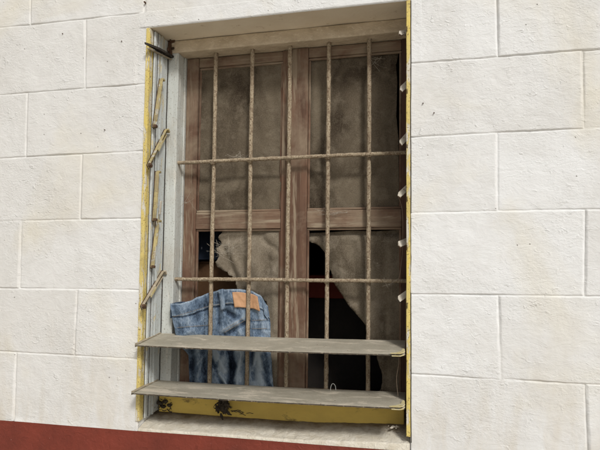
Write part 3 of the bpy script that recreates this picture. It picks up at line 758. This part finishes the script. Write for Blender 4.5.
def jeans_off(u, v):
    y = 0
    for a, b, c, d, w, dp in CREASE:
        q = seg_d(u, v, a, b, c, d)
        if q < w*3: y += dp * math.exp(-(q/w)**2)
    k = min(1, max(0, (v - 325)/25))
    rg = 1 - abs(noise.noise(Vector((u*.075 + v*.03, v*.045, 11)))) * 2.6
    y -= 0.0042 * max(0, rg)**2 * (.22 + .78*k)
    rg = 1 - abs(noise.noise(Vector((u*.16 - v*.06, v*.10, 17)))) * 2.6
    y -= 0.0016 * max(0, rg)**2
    y += 0.0022 * noise.noise(Vector((u*.11, v*.11, 0))) + 0.0010 * noise.noise(Vector((u*.32, v*.32, 4)))
    return y
def jeans_pt(s, t, out=0.0):
    u, v = jeans_uv(s, t); k = max(0, min(1, (t - .30) / .25)); k = k*k*(3-2*k)
    y = interp(BASE0, s) * (1-k) + interp(BASE1, s) * k
    bars = min(abs(u - 212 + (v-290)*.012), abs(u - 249.5 + (v-290)*.012))
    off = jeans_off(u, v)
    y += off
    if bars < 7: y = max(y, 0.1345 - .0025*max(0, bars-3)) # pressed back by the bars
    if u > 182: y = min(y, 0.157)
    return at(u, v, y - out), off
jr = empty('jeans', at(222, 396, .13), 'faded blue denim jeans stuffed between the bars and the torn left screen', 'jeans')
NS, NTT = 150, 140
wb = 0.135
def jeans_sheet(name, s0, s1, t0, t1, ns, nt, out, mat, thick, edgefade=None, parent=jr):
    m = MB(); rows = []; fade_shade = []
    for j in range(nt):
        t = t0 + (t1 - t0)*j/(nt-1); row = []
        for i in range(ns):
            s = s0 + (s1 - s0)*i/(ns-1)
            p, off = jeans_pt(s, t, out(s, t) if callable(out) else out); row.append(p)
            u, v = jeans_uv(s, t)
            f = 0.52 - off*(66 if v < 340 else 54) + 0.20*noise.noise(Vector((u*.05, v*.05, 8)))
            if v > 345: f += 0.16 - (0.30 if u < 208 else 0)  # paler colour lifts the shaded lower part; darker at its left
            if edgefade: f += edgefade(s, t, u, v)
            elif abs(t - wb - .010) < .009: f -= .40          # shadow painted along the seam under the waistband
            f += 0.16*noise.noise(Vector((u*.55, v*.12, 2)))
            fade_shade.append(max(0, min(1.2, f)))
        rows.append(row)
    m.grid(rows); o = m.build(name, mat, parent)
    if mat is M['denim']:
        a = o.data.attributes.new('fade_shade', 'FLOAT', 'POINT'); a.data.foreach_set('value', fade_shade)
    md = o.modifiers.new('cloth', 'SOLIDIFY'); md.thickness = thick; md.offset = -1
    # the sheet's face normals must look outward (-y)
    if sum(p.normal.y * p.area for p in o.data.polygons) > 0:
        o.data.flip_normals()
    return o
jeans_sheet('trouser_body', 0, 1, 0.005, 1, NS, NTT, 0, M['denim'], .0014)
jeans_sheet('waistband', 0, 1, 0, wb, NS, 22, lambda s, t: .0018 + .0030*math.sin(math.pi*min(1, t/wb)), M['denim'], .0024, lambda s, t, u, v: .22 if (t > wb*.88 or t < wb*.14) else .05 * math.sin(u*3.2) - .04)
# the waistband turns back on itself at the left end: dark inside showing
m = MB(); rows = []
for j in range(10):
    row = []
    for i in range(14):
        a = i/13; u = 170.2 + 22*a; v = 303.8 - 2.2*math.sin(a*math.pi*.9) + j*1.6
        y = 0.076 + 0.020 * math.sin(min(1, a*2.2)*math.pi/2)
        row.append(at(u, v, y))
    rows.append(row)
m.grid(rows); bk = m.build('waistband', M['denim'], jr); bk['label'] = 'inner side of the waistband'
a = bk.data.attributes.new('fade_shade', 'FLOAT', 'POINT'); a.data.foreach_set('value', [0.12] * len(bk.data.vertices))
md = bk.modifiers.new('cloth', 'SOLIDIFY'); md.thickness = .0022
# leather patch
def s_of(u, t):
    l, r = interp(LEFT, t), interp(RIGHT, t); return (u - l)/(r - l)
jeans_sheet('leather_patch', s_of(232.5, .05), s_of(258, .05), .028, .168, 24, 14, .0068, M['leather'], .0018)
# belt loop and seams
jeans_sheet('belt_loop', s_of(219.5, .1), s_of(224.5, .1), -.005, .185, 8, 16, .0082, M['denim'], .002, lambda s, t, u, v: .12)
jeans_sheet('belt_loop', s_of(263.5, .1), s_of(267.5, .1), .004, .17, 8, 16, .0074, M['denim'], .002, lambda s, t, u, v: .1)
M['thread'] = weathered('tan_stitching', (0.34, 0.25, 0.15), (0.42, 0.36, 0.28))
def stitch(p0, p1, n):
    m = MB()
    for k in range(n):
        a, b = (k + .12)/n, (k + .78)/n
        P = []
        for w in (a, b):
            u = p0[0] + (p1[0]-p0[0])*w; v = p0[1] + (p1[1]-p0[1])*w
            # find s,t for pixel
            t = .2; s = .5
            for _ in range(12):
                s = s_of(u, t); tc = interp(TOPC, s); t = (v - tc)/(398 - tc)
            if not (0 <= s <= 1 and 0 <= t <= 1): P = None; break
            P.append(jeans_pt(s, t, .0034 if t < wb else .0008)[0])
        if P: m.tube(P, .00055, 5)
    if m.v: m.build('stitching', M['thread'], jr)
stitch((173, 317), (211, 305.5), 34); stitch((211, 305.5), (232, 302.5), 20); stitch((223, 330), (246, 316.5), 26); stitch((224.5, 332.5), (248, 318.5), 26)
stitch((177, 327.5), (210, 325), 30); stitch((252, 320.5), (266, 319.7), 14); stitch((252, 328.5), (267, 328.5), 14); pass

# ------------------------------------------------------------------ cobwebs, wires, litter
def cobweb(centre, n, spread, Y, seed, label, sag=.01, dy=.012):
    rr = random.Random(seed); m = MB(); c = at(*centre, Y)
    ends = []
    for k in range(n):
        a = rr.uniform(0, 2*math.pi); b = a + math.pi + rr.uniform(-1.3, 1.3); r1, r2 = rr.uniform(.35, 1), rr.uniform(.1, 1)
        st = at(centre[0] + spread[0]*math.cos(b)*r2, centre[1] + spread[1]*math.sin(b)*r2, Y + rr.uniform(-dy, dy*.3))
        q = at(centre[0] + spread[0]*math.cos(a)*r1, centre[1] + spread[1]*math.sin(a)*r1, Y + rr.uniform(-dy, dy*.3))
        m.tube([st + (q - st)*t + Vector((0, 0, -sag*math.sin(math.pi*t)*rr.uniform(.5, 1.2))) for t in (0, .2, .4, .6, .8, 1)], rr.choice((.00018, .00022, .00028, .0004)), 4)
        ends.append((st, q))
    for k in range(n):
        (a0, a1), (b0, b1) = rr.choice(ends), rr.choice(ends); t = rr.uniform(.1, .95)
        p, q = a0 + (a1-a0)*t, b0 + (b1-b0)*t
        m.tube([p + (q-p)*w + Vector((0, 0, -.004*math.sin(math.pi*w))) for w in (0, .25, .5, .75, 1)], rr.choice((.00015, .0002, .0003)), 4)
    for k in range(n // 3):      # little lumps of caught dust
        p = ends[k][0] + (ends[k][1] - ends[k][0])*rr.uniform(.2, .8) + Vector((0, 0, -.004))
        m.tube([p + Vector((-.003, 0, 0)), p, p + Vector((.003, 0, rr.uniform(-.002, .002)))], lambda t: .0003 + .0011*math.sin(math.pi*t), 6, rj=.6)
    tag(m.build('cobweb', M['web_strand'], None, origin=c), label, 'cobweb')
cobweb((228, 248), 18, (24, 18), .141, 3, 'dense tangled cobweb over the hole in the lower left screen', .006)
cobweb((377, 60), 5, (16, 12), .141, 5, 'wispy cobweb in the upper right screen beside the last bar', .004)
cobweb((238, 156), 8, (16, 7), .118, 6, 'dusty cobweb draped over the upper level bar', .003)
cobweb((332, 212), 9, (30, 5), .138, 8, 'dusty cobweb along the middle rail of the right leaf', .003)
cobweb((388, 285), 4, (14, 14), .10, 9, 'thin cobweb strung to the lowest pale clip on the right', .004)
cobweb((186, 200), 4, (14, 22), .12, 12, 'thin cobweb on the left stile below the upper level bar', .006)

def wire(pts, r, mat, label, name='loose_wire'):
    P = [at(*p) for p in pts]
    out = []
    for i in range(len(P) - 1):        # Catmull-Rom
        p0, p1, p2, p3 = P[max(0, i-1)], P[i], P[i+1], P[min(len(P)-1, i+2)]
        for k in range(8):
            t = k/8; out.append(.5*((2*p1) + (p2-p0)*t + (2*p0-5*p1+4*p2-p3)*t*t + (3*p1-p0-3*p2+p3)*t**3))
    out.append(P[-1]); m = MB(); m.tube(out, r, 6)
    return tag(m.build(name, mat, None, origin=P[0]), label, 'wire')
wire([(398, 196, .03), (401.5, 206, .035), (403, 222, .04), (402.5, 250, .045), (400.5, 270, .04), (398, 283, .035)], .0009, M['brown_wire'], 'thin rusty wire hanging between the pale clips on the right')
wire([(397, 352, .02), (399, 362, .03), (396.5, 378, .035), (398, 396, .03)], .0008, M['brown_wire'], 'thin wire hanging from the upper blade to the lowest blade')
wire([(330.5, 391, .075), (331, 386, .078), (333, 383.6, .08), (335.3, 386, .08), (335.8, 391, .078)], .0009, M['white_wire'], 'small white loop of wire standing on the lowest blade')

# dried litter hanging on the sill under the lowest blade
m = MB(); rr = random.Random(4); c = at(222.5, 407, .07)
for k in range(46):
    a = rr.uniform(0, 2*math.pi); r = rr.uniform(.004, .020)
    st = c + Vector((math.cos(a)*r*.8, rr.uniform(-.010, .012), math.sin(a)*r*.85 + .002))
    b = rr.uniform(0, 2*math.pi); L = rr.uniform(.006, .018)
    d = Vector((math.cos(b), rr.uniform(-.5, .5), math.sin(b) - .4)) * L
    m.tube([st, st + d*.5 + Vector((rr.uniform(-.004, .004), rr.uniform(-.004, .004), rr.uniform(-.003, .003))), st + d], lambda t, q=rr.uniform(.0010, .0024): q*(1 - .6*t), 5)
for (du, dv, r0) in ((0, .000, .012), (-.009, .006, .009), (.009, .004, .0095), (.004, -.013, .007), (-.005, -.008, .007)):
    p = c + Vector((du, .004, dv)); m.tube([p + Vector((0, .002, -r0)), p + Vector((.002, 0, -r0*.3)), p + Vector((-.001, -.002, r0*.4)), p + Vector((.001, 0, r0))], lambda t, r0=r0: r0*(.25 + .75*math.sin(math.pi*t)), 9, rj=.9)
for k in range(12):       # curled leaves
    st = c + Vector((rr.uniform(-.014, .016), rr.uniform(-.012, .01), rr.uniform(-.014, .014))); b = rr.uniform(0, 6.28); L = rr.uniform(.010, .02)
    d = Vector((math.cos(b)*.6, rr.uniform(-.3, .3), math.sin(b))).normalized(); w = d.cross(Vector((0, 1, .3))).normalized() * rr.uniform(.003, .006); cu = Vector((0, -.006, 0))
    m.grid([[st + d*L*t + w*s*math.sin(math.pi*min(1, t+.08)) + cu*(s*s + t*t) for s in (-1, 0, 1)] for t in (0, .25, .5, .75, 1)])
tag(m.build('dry_litter', M['twig'], None, origin=c - Vector((0, 0, .02))), 'dark clump of dried leaves and twigs on the sill under the lowest blade', 'litter')
m = MB()
c2 = at(236, 413, .055)
for k in range(12):
    st = c2 + Vector((rr.uniform(-.022, .03), rr.uniform(-.01, .02), rr.uniform(-.002, .004))); d = Vector((rr.uniform(.4, 1)*rr.choice((-1, 1)), rr.uniform(-.4, .4), 0)) * rr.uniform(.012, .03)
    m.tube([st, st + d*.5 + Vector((0, 0, .002)), st + d], .0009, 5)
tag(m.build('twigs', M['twig'], None, origin=c2), 'few dark twigs scattered on the sill right of the leaf clump', 'twigs')
m = MB(); c3 = at(162, 403, .075)
for k in range(22):
    st = c3 + Vector((rr.uniform(-.022, .03), rr.uniform(-.012, .012), rr.uniform(-.018, .012))); d = Vector((rr.uniform(-1, 1), rr.uniform(-.4, .4), rr.uniform(-.7, .5))) * rr.uniform(.008, .02)
    m.tube([st, st + d*.5 + Vector((0, 0, -.002)), st + d], rr.uniform(.0006, .0018), 5)
for du, dz, r0 in ((-.012, -.004, .008), (.004, .002, .007), (.018, -.008, .006), (-.002, -.014, .006)):
    p = c3 + Vector((du, .008, dz)); m.tube([p + Vector((-r0*1.3, .004, 0)), p + Vector((-r0*.4, 0, .001)), p + Vector((r0*.5, .002, -.001)), p + Vector((r0*1.3, .005, 0))], lambda t, r0=r0: r0*(.2 + .7*math.sin(math.pi*t)), 9, rj=.95)
tag(m.build('dry_litter', M['twig'], None, origin=c3), 'dark sooty tangle of litter in the lower left corner above the sill', 'litter')
m = MB(); c4 = at(393, 428, .05)
for k in range(9):
    p = c4 + Vector((rr.uniform(-.016, .016), rr.uniform(-.012, .012), .001)); r = rr.uniform(.0015, .004)
    m.tube([p + Vector((-r, 0, 0)), p + Vector((0, 0, r*.5)), p + Vector((r, 0, 0))], lambda t, r=r: r*.3 + r*.6*math.sin(math.pi*t), 6, rj=.6)
tag(m.build('paint_flakes', M['clip_pale'], None, origin=c4), 'pale paint flakes lying at the right end of the sill', 'debris')

# ------------------------------------------------------------------ things glimpsed inside
m = MB(); rows = []
for j in range(30):
    row = []
    for i in range(50):
        s = i/49; x = 0.02 + 0.20*s; z = 1.95 - 0.47*j/29
        row.append((x, 0.235 + .010*math.sin(s*22 + .4*math.sin(z*7)) + .006*noise.noise(Vector((x*20, z*4, 0))), z))
    rows.append(row)
m.grid(rows); cl = m.build('curtain', M['cloth'], None, origin=(0.12, .24, 1.95))
tag(cl, 'navy printed curtain hanging inside the hole of the left screen', 'curtain')
a, b = at(186, 263, .27), at(246, 300, .27)
m = MB(); m.box(a.x, b.x, .262, .42, 1.0, a.z, .003, 2, 0, .001); m.box(a.x - .004, b.x + .004, .258, .424, a.z + .0005, a.z + .006, .001, 1)
tag(m.build('cardboard_box', M['brown_box'], None, origin=((a.x+b.x)/2, .34, 1.0)), 'brown box in the dark behind the jeans', 'box')
a, b = at(300, 275, .34), at(352, 299, .34)
cb = empty('cabinet', ((a.x+b.x)/2, .5, 0.004), 'dark red painted cabinet edge glimpsed through the hole in the right screen', 'cabinet')
m = MB(); m.box(a.x - .1, b.x + .25, .345, .75, b.z, a.z, .004, 2); m.build('top', M['red_wood'], cb)
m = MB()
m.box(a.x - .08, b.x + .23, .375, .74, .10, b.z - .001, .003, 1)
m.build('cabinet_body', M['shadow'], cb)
for x in (a.x - .05, b.x + .2):
    for y in (.40, .71):
        m = MB(); m.box(x - .018, x + .018, y - .018, y + .018, .0045, .099, .002); m.build('leg', M['red_wood'], cb)

# ------------------------------------------------------------------ camera, light, world
cam = bpy.data.objects.new('camera', bpy.data.cameras.new('camera')); C.objects.link(cam)
cam.data.sensor_width = 36; cam.data.lens = 36 * F / 600; cam.data.clip_start = 0.02; cam.data.clip_end = 1500
mw = Matrix((RV, UV, -FV)).transposed().to_4x4(); mw.translation = CAM; cam.matrix_world = mw
SC.camera = cam

EL, AZ = 42.0, 33.0          # soft sun, up and to the right of the photographer
sd = Vector((math.sin(R(AZ)) * math.cos(R(EL)), -math.cos(R(AZ)) * math.cos(R(EL)), math.sin(R(EL))))
sun = bpy.data.objects.new('sun', bpy.data.lights.new('sun', 'SUN')); C.objects.link(sun)
sun.data.energy = 2.05; sun.data.angle = R(10); sun.data.color = (1.0, 0.98, 0.94)
sun.rotation_euler = sd.to_track_quat('Z', 'Y').to_euler(); sun.location = (2, -3, 5)
w = bpy.data.worlds.new('World'); SC.world = w; w.use_nodes = True
nt = w.node_tree; bg = nt.nodes['Background']
sky = nt.nodes.new('ShaderNodeTexSky'); sky.sky_type = 'NISHITA'; sky.sun_disc = False
sky.sun_elevation = R(EL); sky.sun_rotation = math.atan2(sd.x, sd.y); sky.dust_density = 5.0; sky.air_density = 1.0
hs = nt.nodes.new('ShaderNodeHueSaturation'); hs.inputs['Saturation'].default_value = 0.22
nt.links.new(sky.outputs[0], hs.inputs['Color']); nt.links.new(hs.outputs[0], bg.inputs['Color'])
bg.inputs['Strength'].default_value = 0.079
SC.view_settings.view_transform = 'Standard'; SC.view_settings.look = 'None'; SC.view_settings.exposure = 0
SC.render.engine = 'CYCLES'; SC.cycles.max_bounces = 5; SC.cycles.use_adaptive_sampling = True; SC.cycles.adaptive_threshold = 0.02; SC.cycles.use_denoising = True
